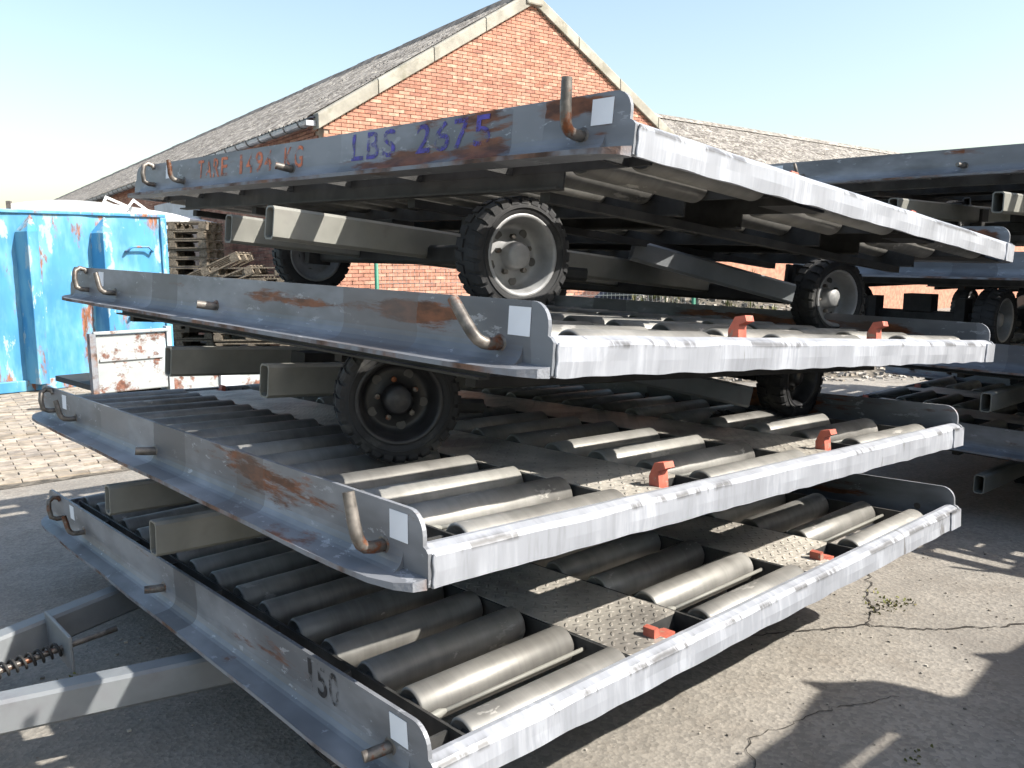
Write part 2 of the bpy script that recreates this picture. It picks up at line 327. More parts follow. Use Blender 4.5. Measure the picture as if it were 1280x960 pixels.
def m_side_rail(sgn, var):
    b = MB(); h = HW - .002; r = .05; e = .018; y0 = .0005
    half = [(y0 + .012, .0), (y0, .006), (y0, h - .008), (y0 + .008, h), (e, h + .004), (e, H - r)] + arc(e + r, H - r, r, 180, 90)[1:]
    poly = half + [(W - y, z) for y, z in half[::-1]]
    b.prism(poly, lambda y, z, t: Vector((t, y, z)), 0, .010)
    fp = [(-.002, .004), (-.03, .012), (-.052, .05), (-.068, .12), (-FL, .24)]
    wv = wob(3 + sgn, 8, (2, 9)); mid = [(-FL - .003 * wv(y), y) for y in [.24 + (W - .48) * i / 20 for i in range(1, 20)]]
    poly = fp + mid + [(x, W - y) for x, y in fp[::-1]] + [(0, W - .004), (0, .004)]
    n = len(poly); tp = lambda x: .0115 + .013 * max(0, min(1, (x + FL) / FL))
    vs = [Vector((x, y, 0)) for x, y in poly] + [Vector((x, y, tp(x))) for x, y in poly]
    b.add(vs, [list(range(n))[::-1], list(range(n, 2 * n))], 0); b.add(vs, [(i, (i + 1) % n, n + (i + 1) % n, n + i) for i in range(n)], 1)
    b.prism([(-.032, .0175), (-.018, .024), (-.008, .034), (-.002, .048), (0, .06), (.0, .0175)], lambda x, z, t: Vector((x, t, z)), .09, W - .09)
    if sgn < 0:                                             # mirrored rail of the other end
        b.v = [(L - x, y, z) for x, y, z in b.v]
    return b.mesh('side_rail', ['rail%d' % var, 'rust_edge'])
RAIL = {(s_, v_): m_side_rail(s_, v_) for s_ in (1, -1) for v_ in (1, 2, 3, 4)}

def m_edge(seed, far):
    b = MB(); n = 90; w1 = wob(seed, 10, (2, 30)); w2 = wob(seed + 1, 10, (3, 40)); w3 = wob(seed + 2, 8, (2, 22)); vs = []
    for i in range(n + 1):
        x = .0105 + (L - .021) * i / n
        d1 = .0022 * w1(x) - .0035 * max(0, w3(x) - .8); d2 = .0015 * w2(x) + .004 * max(0, w1(x * .7) - 1.0); d3 = .0022 * w3(x) - .003 * max(0, w2(x * .6) - .9)
        if i in (0, n): d1 = d2 = d3 = 0
        pr = [(.010, .002 + d2 * .8), (.0, .002 + d2 + .002 * w1(x * 2)), (-.001 + d1, .035), (.0 - d1 * .6, .068 + d3), (.004 + abs(d1) * .8, .0745 + d3), (.010, .080 + d3 * .6), (.030, .088 + d3 * .3), (.045, .0865), (.046, .04)]
        vs += [Vector((x, (W - y) if far else y, z)) for y, z in pr]
    k = 9
    b.add(vs, [(i * k + j, (i + 1) * k + j, (i + 1) * k + j + 1, i * k + j + 1) for i in range(n) for j in range(k - 1)], 0, False)
    b.add(vs, [list(range(k)), [n * k + j for j in range(k)][::-1]], 0)
    # folded end tabs and weld beads
    f = (lambda y: W - y) if far else (lambda y: y)
    for x0, x1 in ((L - .085, L + .002),):
        ya, yb = sorted((f(-.0045), f(.012)))
        b.box(x0, x1, ya, yb, .001, .074)
    for x in (.012, L - .088):
        b.bar([(x + .0015 * math.sin(40 * t), f(-.003), .004 + .07 * t) for t in [i / 8 for i in range(9)]], .0035, 6)
    me = b.mesh('edge_beam', ['white_edge'])
    return me
EDGE = {(s, f): m_edge(s * 11, f) for s in (1, 2, 3, 4) for f in (0, 1)}

def m_roller():
    b = MB(); x0, x1, r = -.258, .258, .0515
    b.lathe([(x0 + .012, .022), (x0 + .006, .040), (x0, .044), (x0, r - .004), (x0 + .006, r), (x1 - .006, r), (x1, r - .004), (x1, .044), (x1 - .006, .040), (x1 - .012, .022)], (0, 0, 0), (1, 0, 0), 28)
    b.lathe([(x0 - .014, .0001), (x0 - .014, .011), (x0 + .013, .012), (x0 + .013, .024)], (0, 0, 0), (1, 0, 0), 12, 1)
    b.lathe([(x1 + .014, .0001), (x1 + .014, .011), (x1 - .013, .012), (x1 - .013, .024)], (0, 0, 0), (1, 0, 0), 12, 1)
    return b.mesh('roller', ['roller', 'roller_end'])
ROLLER = m_roller()
def m_beam():
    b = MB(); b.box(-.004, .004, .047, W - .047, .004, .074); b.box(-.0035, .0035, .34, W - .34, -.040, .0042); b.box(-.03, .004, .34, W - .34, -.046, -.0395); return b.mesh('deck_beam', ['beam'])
BEAM = m_beam()
def m_plate():
    b = MB(); w2 = (BX[2] - BX[1]) / 2 - .005
    y0, y1, wx, wy = .0475, W - .0475, .0, .165
    poly = [(-w2, y0), (-.01, y0), (-.01, wy), (w2, wy), (w2, y1 - .118), (.01, y1 - .118), (.01, y1), (-w2, y1)]
    b.prism(poly, lambda x, y, t: Vector((x, y, t)), .068, .076)
    return b.mesh('tread_plate', ['tread'])
PLATE = m_plate()
def m_stop():
    b = MB(); pr = [(-.018, 0), (.018, 0), (.020, .05), (.002, .088), (-.03, .094), (-.036, .078), (-.012, .066), (-.016, .03)]
    b.prism(pr, lambda y, z, t: Vector((t, y, z)), -.02, .02); return b.mesh('stop', ['red'])
STOP = m_stop()
def m_rod():
    b = MB(); b.lathe([(0, .0001), (0, .014), (.13, .014), (.13, .0001)], (0, 0, 0), (1, 0, 0), 14); b.box(.03, .07, -.018, .018, -.018, .018); return b.mesh('stop_shaft', ['steel'])
ROD = m_rod()
def m_well():
    b = MB(); w2 = (BX[2] - BX[1]) / 2 - .005
    b.box(-.01, w2, .048, .166, .003, .008); b.box(-.0155, -.0105, .048, .166, .003, .067); b.box(-.0155, w2, .1665, .172, .003, .067); return b.mesh('stop_well', ['beam'])
WELL = m_well()
def m_hook(arm, r=.0142):
    b = MB(); p = [(0.012, 0, 0), (-.028, 0, 0), (-.045, 0, .003), (-.056, 0, .012), (-.062, 0, .028), (-.066, 0, .06), (-.070, 0, .04 + arm)]
    b.bar(p if arm else [(.012, 0, 0), (-.03, .004, .004), (-.062, .012, .010)], [r] * (6 if arm else 2) + [r * .93], 12)
    b.lathe([(-.002, .0125), (-.004, .020), (.0, .023)], (0, 0, 0), (1, 0, 0), 14); return b.mesh('hook', ['steel'])
HOOK = {'long': m_hook(.085), 'stub': m_hook(0), 'short': m_hook(.045, .011)}
def m_loop():
    b = MB(); b.bar([(.01, 0, 0), (-.03, 0, 0), (-.05, .006, .01), (-.055, .010, .05), (-.05, .014, .085), (-.03, .018, .10), (-.008, .018, .095), (0, .014, .08)], .011, 10); return b.mesh('hook', ['steel'])
HOOK['loop'] = m_loop()
def m_rim(mname):
    b = MB()
    b.lathe([(.058, .133), (.062, .127), (.052, .119), (.012, .110), (-.012, .100), (-.016, .085), (-.008, .070), (-.008, .050), (.004, .046), (.034, .043), (.042, .034), (.044, .0001)], (0, 0, 0), (0, -1, 0), 40)
    b.lathe([(-.058, .133), (-.062, .127), (-.052, .119), (-.02, .108), (-.016, .08)], (0, 0, 0), (0, -1, 0), 32)
    return b.mesh('wheel', [mname])
RIM = {'grey': m_rim('rim_grey'), 'black': m_rim('rim_black')}
def m_tyre():
    b = MB(); rr = .19
    b.lathe([(.056, .131), (.064, .143), (.066, .158), (.060, .174), (.044, .182), (0, .184), (-.044, .182), (-.060, .174), (-.066, .158), (-.064, .143), (-.056, .131)], (0, 0, 0), (0, -1, 0), 56)
    for s in (-1, 1):
        for k in range(28):
            a = 2 * math.pi * (k + (.5 if s > 0 else 0)) / 28; Mx = Matrix.Rotation(a, 4, 'Y')
            pr = [(.012, .180), (.062, .168), (.066, .163), (.065, .177), (.056, .187), (.012, .1885)]
            b.prism(pr, lambda h, r, t: Mx @ Vector((t + s * h * .18, s * h, r)), -.0135, .0135)
    b.lathe([(.0665, .150), (.0690, .1505), (.0690, .1535), (.0665, .154)], (0, 0, 0), (0, -1, 0), 48)
    return b.mesh('tyre', ['rubber'])
TYRE = m_tyre()
def m_nuts(mname):
    b = MB()
    for k in range(5):
        a = 2 * math.pi * k / 5; b.lathe([(0, .009), (.016, .009), (.018, .0001)], (.062 * math.cos(a), .006, .062 * math.sin(a)), (0, -1, 0), 6, 0, False)
    return b.mesh('wheel_nuts', [mname])
NUTS = m_nuts('steel')
def m_hand():  # dark raised discs painted as the shade inside the rim's hand holes
    b = MB()
    for k in range(5):
        a = 2 * math.pi * (k + .5) / 5; c = (.083 * math.cos(a), .0135, .083 * math.sin(a)); b.lathe([(0, .0145), (.0035, .0145), (.0036, .0001)], c, (0, -1, 0), 14, 0, False)
    return b.mesh('dark_hole_discs', ['roller_end'])
HAND = m_hand()
def m_sticker():
    b = MB(); b.box(-.0016, -.0006, -.034, .034, -.031, .031); return b.mesh('sticker', ['sticker'])
STICK = m_sticker()
def m_rib():
    b = MB(); b.box(.011, BX[0] - .0045, -.004, .004, .003, .066); return b.mesh('rib', ['beam'])
RIB = m_rib()
def m_floor():
    b = MB(); b.box(BX[5] + .005, L - .011, .05, W - .05, .002, .007); return b.mesh('channel_floor', ['beam'])
CHFL = m_floor()
def m_cross():
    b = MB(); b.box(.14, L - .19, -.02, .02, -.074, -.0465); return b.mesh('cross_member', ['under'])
CROSS = m_cross()
def m_rod2():
    b = MB(); b.lathe([(0, .0001), (0, .006), (.52, .006), (.52, .0001)], (0, 0, 0), (1, 0, 0), 8); b.lathe([(.0, .009), (.03, .012), (.05, .006)], (0, 0, 0), (1, 0, 0), 8); return b.mesh('tie_rod', ['tube'])
TIE = m_rod2()

def text_mesh(s, size, mname):
    c = bpy.data.curves.new('lettering', 'FONT'); c.body = s; c.size = size; c.extrude = 0; c.offset = size * .012
    o = bpy.data.objects.new('lettering', c); col.objects.link(o)
    dg = bpy.context.evaluated_depsgraph_get(); me = bpy.data.meshes.new_from_object(o.evaluated_get(dg))
    bpy.data.objects.remove(o); me.name = 'lettering'; me.materials.clear(); me.materials.append(MATS[mname])
    return me
def lettering(root, s, y_left, y_right, z0, h, mname):
    cw = (y_right - y_left) / len(s)
    for i, ch in enumerate(s):
        if ch == ' ': continue
        me = text_mesh(ch, 1.0, mname); xs = [v.co.x for v in me.vertices]; ys = [v.co.y for v in me.vertices]
        x0, x1, b0, b1 = min(xs), max(xs), min(ys), max(ys); k = .30 if ch in '1I' else .78
        for v in me.vertices:
            a = (v.co.x - x0) / (x1 - x0); b = (v.co.y - b0) / (b1 - b0)
            v.co = (-.0014, y_left + cw * (i + .5 + (a - .5) * k), z0 + h * b)
        put('letter', me, root)

def place(x, y, z, yaw, t, u):
    X = Vector((math.cos(yaw), math.sin(yaw), t)).normalized(); Y = Vector((-math.sin(yaw), math.cos(yaw), u)); Y = (Y - X * Y.dot(X)).normalized(); Z = X.cross(Y)
    Mx = Matrix.Identity(4)
    for i in range(3): Mx[i][0] = X[i]; Mx[i][1] = Y[i]; Mx[i][2] = Z[i]
    Mx[0][3], Mx[1][3], Mx[2][3] = x, y, z - t * L / 2 - u * W / 2
    return Mx

def dolly(Mx, label, edge=1, rim='grey', front=(.36, .8, 9), rear=(2.25, .70), fz=-.195, rz=-.205, tubes=(-.1, -.07), stops=1, hooks=(0, 8, 10), wheels=True, towbar=False, group=None, TR=1.83, rwy=0):
    root = empty('cargo_dolly'); root.matrix_world = Mx; tag(root, label, 'dolly', group)
    put('side_rail', RAIL[(1, edge)], root); put('side_rail', RAIL[(-1, edge)], root)
    put('edge_beam', EDGE[(edge, 0)], root); put('edge_beam', EDGE[(edge % 4 + 1, 1)], root)
    for x in BX: put('deck_beam', BEAM, root, (x, 0, 0))
    for i in (0, 2, 4):
        cx = (BX[i] + BX[i + 1]) / 2
        for k in range(16):
            o = put('roller', ROLLER, root, (cx + rnd.uniform(-.003, .003), .092 + k * PITCH_R, .046 + rnd.uniform(-.002, .002))); o.rotation_euler = (rnd.uniform(0, 6.28), 0, 0)
        put('tie_rod', TIE, root, (cx - .26, .092 + .62 * PITCH_R, .05))
    for i in (1, 3):
        cx = (BX[i] + BX[i + 1]) / 2; put('tread_plate', PLATE, root, (cx, 0, 0)); put('stop_well', WELL, root, (cx, 0, 0))
        put('stop_shaft', ROD, root, (cx - .005, .105, .030))
        o = put('stop', STOP, root, (cx + .012, .105, .052 if stops == 1 else .014)); 
        if not stops: o.rotation_euler = (R(-78), 0, R(90)); o.location = (cx + .05, .10, .052)
        o = put('stop', STOP, root, (cx - .05, W - .10, .052)); o.rotation_euler = (R(-78), 0, R(-90))
    for k in range(8): put('rib', RIB, root, (0, .12 + k * (W - .24) / 7, 0))
    put('channel_floor', CHFL, root)
    for y in (.42, 1.05, W - 1.05, W - .42): put('cross_member', CROSS, root, (0, y, 0))
    # hooks and stickers on the rails
    for y, kind, a in ((.165, 'long', hooks[0]), (W / 2 - .01, 'stub', 20), (2.62, 'short', hooks[1]), (2.97, 'loop', hooks[2])):
        if hooks[0] is None and kind == 'long': kind, a = 'stub', 60
        o = put('hook', HOOK[kind], root, (0, y, .058)); o.rotation_euler = (R(-a), 0, 0)
    for y in (.165, W / 2, 2.62):
        o = put('hook', HOOK['stub'], root, (L, y, .058)); o.rotation_euler = (0, 0, math.pi)
    o = put('sticker', STICK, root, (0, .105 if hooks[0] is not None else .125, .112)); put('sticker', STICK, root, (0, 2.80, .112))
    # running gear
    for y, x0 in ((1.33, tubes[0]), (1.95, tubes[1])):
        b = MB(); b.hollow(x0, L - .1, .06, .11, M=Matrix.Translation((0, y, -.165))); b.build('chassis_tube', 'tube', root)
    if wheels:
        fx, fy, ft = front; c = Matrix.Translation((fx, fy, fz)) @ Matrix.Rotation(R(-ft), 4, 'Z')
        specs = [(c, 0), (c @ Matrix.Translation((0, TR, 0)), 1), (Matrix.Translation((rear[0], rear[1], rz)) @ Matrix.Rotation(R(rwy), 4, 'Z'), 0), (Matrix.Translation((rear[0], W - rear[1], rz)), 1)]
        b = MB(); b.hollow(.10, TR - .10, .07, .07, M=c @ Matrix.Rotation(R(90), 4, 'Z')); 
        b.box(-.05, .05, TR / 2 - .09, TR / 2 + .09, .03, .14, M=c); b.box(-.09, .02, .14, .20, -.05, .12, M=c); b.box(-.09, .02, TR - .2, TR - .14, -.05, .12, M=c)
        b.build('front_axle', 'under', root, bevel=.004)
        b = MB(); cr = Matrix.Translation((rear[0], 0, rz)); b.hollow(rear[1] + .1, W - rear[1] - .1, .08, .08, M=cr @ Matrix.Rotation(R(90), 4, 'Z'))
        for y in (rear[1] + .16, W - rear[1] - .16): b.box(-.05, .05, y - .01, y + .01, -.04, .15, M=cr); b.box(-.05, .05, y + .03, y + .05, -.04, .15, M=cr)
        b.build('rear_axle', 'under', root, bevel=.004)
        for Mw, fl in specs:
            Mw = Mw @ Matrix.Rotation(math.pi if fl else 0, 4, 'Z') @ Matrix.Rotation(rnd.uniform(0, 6.28), 4, 'Y')
            o = put('wheel', RIM[rim], root); o.matrix_local = Mw
            put('tyre', TYRE, o); tag(put('wheel_nuts', NUTS, o), kind='stuff'); tag(put('dark_hole_discs', HAND, o), kind='stuff')
        # diagonal braces and the tow bar catch behind the front wheel
        b = MB(); a = Vector((rear[0] - .95, rear[1] + .42, -.09)); e = Vector((rear[0] - .30, rear[1] + .02, -.215)); d = (e - a)
        b.hollow(0, d.length, .05, .09, M=Matrix.Translation(a) @ d.to_track_quat('X', 'Z').to_matrix().to_4x4()); b.build('brace', 'tube_blue', root)
        b = MB(); a = Vector((rear[0] - .95, W - rear[1] - .42, -.09)); e = Vector((rear[0] - .30, W - rear[1] - .02, -.215)); d = (e - a)
        b.hollow(0, d.length, .05, .09, M=Matrix.Translation(a) @ d.to_track_quat('X', 'Z').to_matrix().to_4x4()); b.build('brace', 'tube_blue', root)
        b = MB(); b.hollow(0, .26, .045, .045, .005, M=Matrix.Translation((fx + .10, fy + .10, fz - .035)) @ Matrix.Rotation(R(-28), 4, 'Z')); b.build('catch_tube', 'under', root)
        b = MB(); b.box(fx + .06, rear[0] - .06, 1.57, 1.67, -.16, -.1); b.build('spine', 'under', root)
    if towbar:
        tb = MB()
        for (p, q) in (((.42, 1.10, -.11), (-1.05, 1.60, -.135)), ((.42, 2.20, -.075), (-1.05, 1.72, -.125))):
            a, e = Vector(p), Vector(q); d = e - a; tb.hollow(0, d.length, .085, .105, M=Matrix.Translation(a) @ d.to_track_quat('X', 'Z').to_matrix().to_4x4())
        t = tb.build('tow_bar', 'tube_blue', root)
        b = MB(); b.lathe([(-.012, .045), (-.012, .075), (.012, .075), (.012, .045), (-.012, .045)], (-1.2, 1.66, -.13), (0, 0, 1), 24); b.box(-1.14, -1.0, 1.60, 1.72, -.16, -.10); b.build('tow_eye', 'steel', t)
        b = MB(); a = Vector((-.66, 1.66, -.10)); e = Vector((-.32, 1.70, -.085)); d = e - a; q = d.to_track_quat('Z', 'Y'); n = 13 * 10
        b.bar([a + q @ Vector((.022 * math.cos(2 * math.pi * i / 10), .022 * math.sin(2 * math.pi * i / 10), d.length * i / n)) for i in range(n + 1)], .0048, 6)
        b.build('spring', 'under', t)
        b = MB(); b.bar([(-.80, 1.64, -.105), (-.66, 1.66, -.10), (-.32, 1.70, -.085), (-.14, 1.72, -.078)], .011, 10); b.build('spring_rod', 'steel', t)
        b = MB(); b.box(-.318, -.306, 1.60, 1.93, -.14, -.02); b.build('spring_plate', 'tube_blue', t, bevel=.004)
        b = MB(); b.bar([(-.90, 1.64, -.06), (-.62, 1.665, -.085)], [.022, .013], 10); b.build('push_rod', 'tube_blue', t)
    return root

# ------------------------------------------------------------------ ground
gm = MB(); gm.add([(-400, -400, 0), (600, -400, 0), (600, 600, 0), (-400, 600, 0)], [(0, 1, 2, 3)])
ground = gm.build('ground', 'yard', None, (0, 0, GROUND)); tag(ground, kind='structure')
def crack(pts, wd, seed):
    r = random.Random(seed); P = []
    for (a, b) in zip(pts, pts[1:]):
        n = max(2, int((Vector(b) - Vector(a)).length / .025))
        for i in range(n): P.append(Vector(a).lerp(Vector(b), i / n))
    P = [p + Vector((r.gauss(0, .007), r.gauss(0, .007))) for p in P]; vs = []
    for i, p in enumerate(P):
        t = (P[min(i + 1, len(P) - 1)] - P[max(0, i - 1)]).normalized(); nn = Vector((-t.y, t.x)); h = wd * r.uniform(.3, 1.2)
        vs += [(*(p + nn * h), .004), (*(p - nn * h), .004)]
    b = MB(); b.add(vs, [(2 * i, 2 * i + 1, 2 * i + 3, 2 * i + 2) for i in range(len(P) - 1)]); b.build('crack', 'crack', ground)
crack([(1.95, .56), (2.25, .37), (2.42, .28), (2.55, .10), (2.85, -.12), (3.3, -.3), (4.2, -.5)], .005, 1)
crack([(2.42, .28), (2.6, .34), (2.72, .42), (3.1, .6), (3.9, .8)], .004, 2)
crack([(.9, -.2), (1.3, .1), (1.6, .05), (1.95, -.1)], .002, 3)

# ------------------------------------------------------------------ the stack of four dollies
d1 = dolly(place(0, 0, 0, 0, .0185, -.0336), 'lowest dolly of the stack with 150 on its rail and its tow bar showing', 1, tubes=(.2, .2), stops=0, hooks=(None, 15, 10), towbar=True, fz=-.19, rz=-.235, front=(.3, .8, 0), group='cargo dollies')
d2 = dolly(place(.0036, .0133, .421, -.0007, -.0297, -.016), 'second dolly from the bottom of the stack, two red stops standing up', 2, tubes=(-.11, -.07), hooks=(12, 20, 10), rim='black', front=(1.05, 1.15, 0), TR=.95, rear=(2.2, .9), fz=-.165, rz=-.10, group='cargo dollies')
d3 = dolly(place(.2558, -.0824, .8615, .0352, -.0684, .0296), 'third dolly from the bottom with a black rimmed wheel and leaning hook', 3, tubes=(.04, -.03), hooks=(42, 20, 10), rim='black', front=(.26, .90, 27), fz=-.175, rz=-.13, group='cargo dollies')
d4 = dolly(place(.5886, -.005, 1.312, .0306, -.0965, .0346), 'topmost dolly of the stack lettered TARE 1494 KG, seen from below', 4, tubes=(-.22, -.08), hooks=(0, 5, 5), stops=2, rwy=-14, rim='grey', front=(.36, .77, 9), rear=(2.28, .66), fz=-.205, rz=-.212, group='cargo dollies')
lettering(d4, 'TARE 1494 KG', 2.47, 1.53, .0625, .078, 'ink_orange')
lettering(d4, 'LBS 2675', 1.22, .50, .0625, .086, 'ink_purple')
lettering(d1, '150', .56, .38, .0625, .084, 'ink_black')

# ------------------------------------------------------------------ second stack on the right, behind the first
RS = [(4.36, -1.42, .02, .0), (4.31, -1.45, .51, .008), (4.33, -1.40, 1.03, -.006), (4.28, -.88, 1.62, .01)]
RL = ['lowest dolly of the right hand stack, in deep shade on the concrete', 'second dolly from the bottom of the right hand stack', 'third dolly from the bottom of the right hand stack with a grey wheel', 'top dolly of the right hand stack, its rail against the sky']
for (x, y, z, yaw), lb in zip(RS, RL):
    dolly(place(x, y, z, yaw, 0, .022), lb, 1 + RL.index(lb), tubes=(.75, .75) if 'third' in lb else (-.25, -.12), hooks=(30, 15, 10), fz=-.25, rz=-.25, front=(.30, 2.05, 0) if 'third' in lb else (1.2, 1.2, 0), TR=.9, rear=(2.1, .8), group='cargo dollies')
FS = [(7.45, -.6, .02, .0), (7.50, -.65, .48, .008), (7.42, -.58, .93, -.006), (7.46, -.6, 1.36, 0)]
FT = ['lowest dolly of the rearmost stack, half hidden behind the right hand stack', 'second dolly from the ground in the rearmost stack, behind the right hand stack', 'third dolly from the ground in the rearmost stack, behind the right hand stack', 'top dolly of the rearmost stack, behind the right hand stack']
for (x, y, z, yaw), lb in zip(FS, FT):
    dolly(place(x, y, z, yaw, 0, .02), lb, 1 + FT.index(lb), tubes=(-.25, -.12), fz=-.25, rz=-.25, front=(.4, .82, 0), rear=(2.1, .8), group='cargo dollies')
# unseen skip added right of frame, its outline shaped to shadow the concrete
sk = empty('shadow_skip', (2.9, -2.8, GROUND)); tag(sk, 'unseen skip added outside the right edge to throw the jagged shadow on the concrete', 'container')
b = MB()
low = [(.6, .1), (.86, 1.455), (2.40, 1.455), (2.72, 1.455), (3.06, 1.455), (3.09, 1.42), (3.46, 1.46), (3.52, 1.54), (3.59, 1.447), (4.6, 1.36), (4.4, .1)]
upp = [(.86, 1.555), (.9, 1.70), (2.58, 1.706), (2.80, 1.76), (2.95, 1.785), (3.01, 1.87), (3.045, 1.78), (3.12, 1.68), (3.10, 1.555)]
for pg in (low, upp, [(.86, 1.4545), (2.36, 1.4545), (2.40, 1.5555), (.86, 1.5555)], [(2.72, 1.4545), (3.06, 1.4545), (3.10, 1.5555), (2.74, 1.5555)]):
    b.prism([(x - 2.9, z + .38) for x, z in pg], lambda x, z, t: Vector((x, t, z)), .72, .8)
b.build('side_panel', 'blue_paint', sk)
b = MB(); b.box(-2.0, 1.6, -.8, .715, .35, 1.62); b.build('body', 'blue_paint', sk, bevel=.02)
b = MB(); b.box(-2.1, 1.7, -.75, .70, .05, .345); b.build('skid', 'under', sk)

# ------------------------------------------------------------------ brick hall with gable
ANG = R(5); wd = Vector((math.cos(ANG), -math.sin(ANG), 0)); rd = Vector((math.sin(ANG), math.cos(ANG), 0)); AP = Vector((10.28, 10.978, 0))
hall = empty('brick_hall', (AP.x, AP.y, GROUND), -ANG); tag(hall, 'red brick hall with grey corrugated roof and pale gable copings', 'building')
HWD, EZ, AZ, LEN = 4.24, 3.586 - GROUND, 6.13 - GROUND, 78.     # half width, eaves, apex, length
sl = (AZ - EZ) / HWD
top = lambda s: AZ - abs(s) * sl - .14
def core():
    b = MB()
    b.prism([(-HWD + .02, -.3), (HWD - .02, -.3), (HWD - .02, top(HWD)), (0, top(0)), (-HWD + .02, top(HWD))], lambda s, z, t: Vector((s, t, z)), .02, LEN)
    return b.build('wall', 'mortar', hall)
wall = core()
BL, BH, J = .205, .0525, .010
def m_brick(l):
    b = MB(); b.box(0, l, -.006, .05, 0, BH); me = b.mesh('brick', ['brick']); return me
BK = m_brick(BL); 
stuff = MB(); cnt = 0; nrow = int(AZ / (BH + J)); r3 = random.Random(3); singles = []
for i in range(nrow):
    z = i * (BH + J); x = -HWD + (.115 if i % 2 else 0) - .01
    while x < HWD:
        l = BL
        lim = (AZ - .14 - (z + BH)) / sl
        a, c = max(x, -HWD, -lim), min(x + l, HWD, lim)
        if c - a > .04:
            full = abs(c - a - l) < 1e-6
            if full and z > EZ + .15 and len(singles) < 290 and -3.9 < x < 3.1: singles.append((x, z))
            else:
                o = r3.uniform(-.003, .004); stuff.box(a, c, -.006 + o, .05, z, z + BH)
        x += BL + J
# side wall bricks facing the pallets
for i in range(int(EZ / (BH + J))):
    z = i * (BH + J); y = .25 + (.115 if i % 2 else 0)
    while y < 16:
        o = r3.uniform(-.003, .004); stuff.box(-HWD - .006 + o, -HWD + .05, y, y + BL, z, z + BH); y += BL + J
for x, z in singles: put('brick', BK, wall, (x, r3.uniform(-.003, .004), z))
o = stuff.build('bricks', 'brick', wall); tag(o, kind='stuff')
# copings along the gable
for s in (-1, 1):
    n = 4
    for k in range(n):
        a, c = k * (HWD + .12) / n, (k + 1) * (HWD + .12) / n - .012
        b = MB(); za, zc = AZ - a * sl, AZ - c * sl
        pr = [(-.07, -.17), (.16, -.17), (.16, .08), (-.04, .08), (-.07, .05)]
        vs = [Vector((s * a, y, za + z)) for y, z in pr] + [Vector((s * c, y, zc + z)) for y, z in pr]
        b.add(vs, [(0, 1, 2, 3, 4), (9, 8, 7, 6, 5)] + [(i, (i + 1) % 5, 5 + (i + 1) % 5, 5 + i) for i in range(5)]); b.build('coping', 'coping', hall, bevel=.012)
b = MB(); b.box(-.19, .19, -.11, .18, AZ - .2, AZ + .17); b.build('apex_stone', 'coping', hall, bevel=.03)
def corrugated(name, mname, x0, x1, ya, yb, parent, pitch=.177, amp=.026, rows=5, per=5):
    # x0,x1: (x,z) of ridge and eave; waves repeat along y
    b = MB(); nw = int((yb - ya) / pitch * per); rr = random.Random(5)
    dx, dz = x1[0] - x0[0], x1[1] - x0[1]; ln = math.hypot(dx, dz); nx, nz = -dz / ln, dx / ln
    if nz < 0: nx, nz = -nx, -nz
    for k in range(rows):
        t0, t1 = k / rows, (k + 1) / rows + (.012 if k < rows - 1 else 0); vs = []
        for i in range(nw + 1):
            y = ya + (yb - ya) * i / nw; h = amp * math.cos(2 * math.pi * i / per) + (.010 if True else 0)
            for t, lift in ((t0, .012), (t1, .022)):
                hh = h + lift + .004 * math.sin(i * .11 + k)
                vs.append(Vector((x0[0] + dx * t + nx * hh, y, x0[1] + dz * t + nz * hh)))
        b.add(vs, [(2 * i, 2 * i + 2, 2 * i + 3, 2 * i + 1) for i in range(nw)], 0, True)
    return b.build(name, mname, parent)
corrugated('roof_slope', 'fibre', (-.02, AZ + .02), (-HWD - .17, AZ + .02 - (HWD + .15) * sl), .14, LEN, hall, rows=3)
corrugated('roof_slope', 'fibre', (.02, AZ + .02), (HWD + .17, AZ + .02 - (HWD + .15) * sl), .14, LEN, hall, rows=3)
nrc = 66
RC = MB(); RC.prism([(-.26, -.15), (-.05, .05), (0, .065), (.05, .05), (.26, -.15), (.22, -.165), (0, .03), (-.22, -.165)], lambda x, z, t: Vector((x, t, z)), 0, 1.16); RCM = RC.mesh('ridge_cap', ['ridge_cap'])
for k in range(nrc): put('ridge_cap', RCM, hall, (0, .2 + k * 1.17, AZ + .075 + r3.uniform(-.012, .012)))
# gutter with brackets
gz = AZ + .02 - (HWD + .15) * sl - .03; gx = -HWD - .20
b = MB(); pr = arc(0, 0, .085, 180, 360, 8); pri = arc(0, 0, .077, 360, 180, 8)
b.prism(pr + pri, lambda x, z, t: Vector((gx + x, t, gz + z)), .02, LEN); b.box(gx - .08, gx + .08, .012, .022, gz - .08, gz); b.build('gutter', 'zinc', hall)
BR = MB(); BR.prism(arc(0, 0, .095, 180, 360, 8) + arc(0, 0, .0855, 360, 180, 8), lambda x, z, t: Vector((x, t, z)), 0, .035); BRM = BR.mesh('gutter_bracket', ['ridge_cap'])
for k in range(46): put('gutter_bracket', BRM, hall, (gx, .35 + k * .62, gz))
b = MB(); b.box(gx + .02, -HWD + .05, .05, LEN, gz + .05, gz + .07); b.build('soffit', 'dark_paint', hall)
# white board on the long wall
b = MB(); b.box(-HWD - .06, -HWD - .012, 6.9, 10.8, 1.2, 3.2); b.build('wall_board', 'panel_grey', hall, bevel=.006)

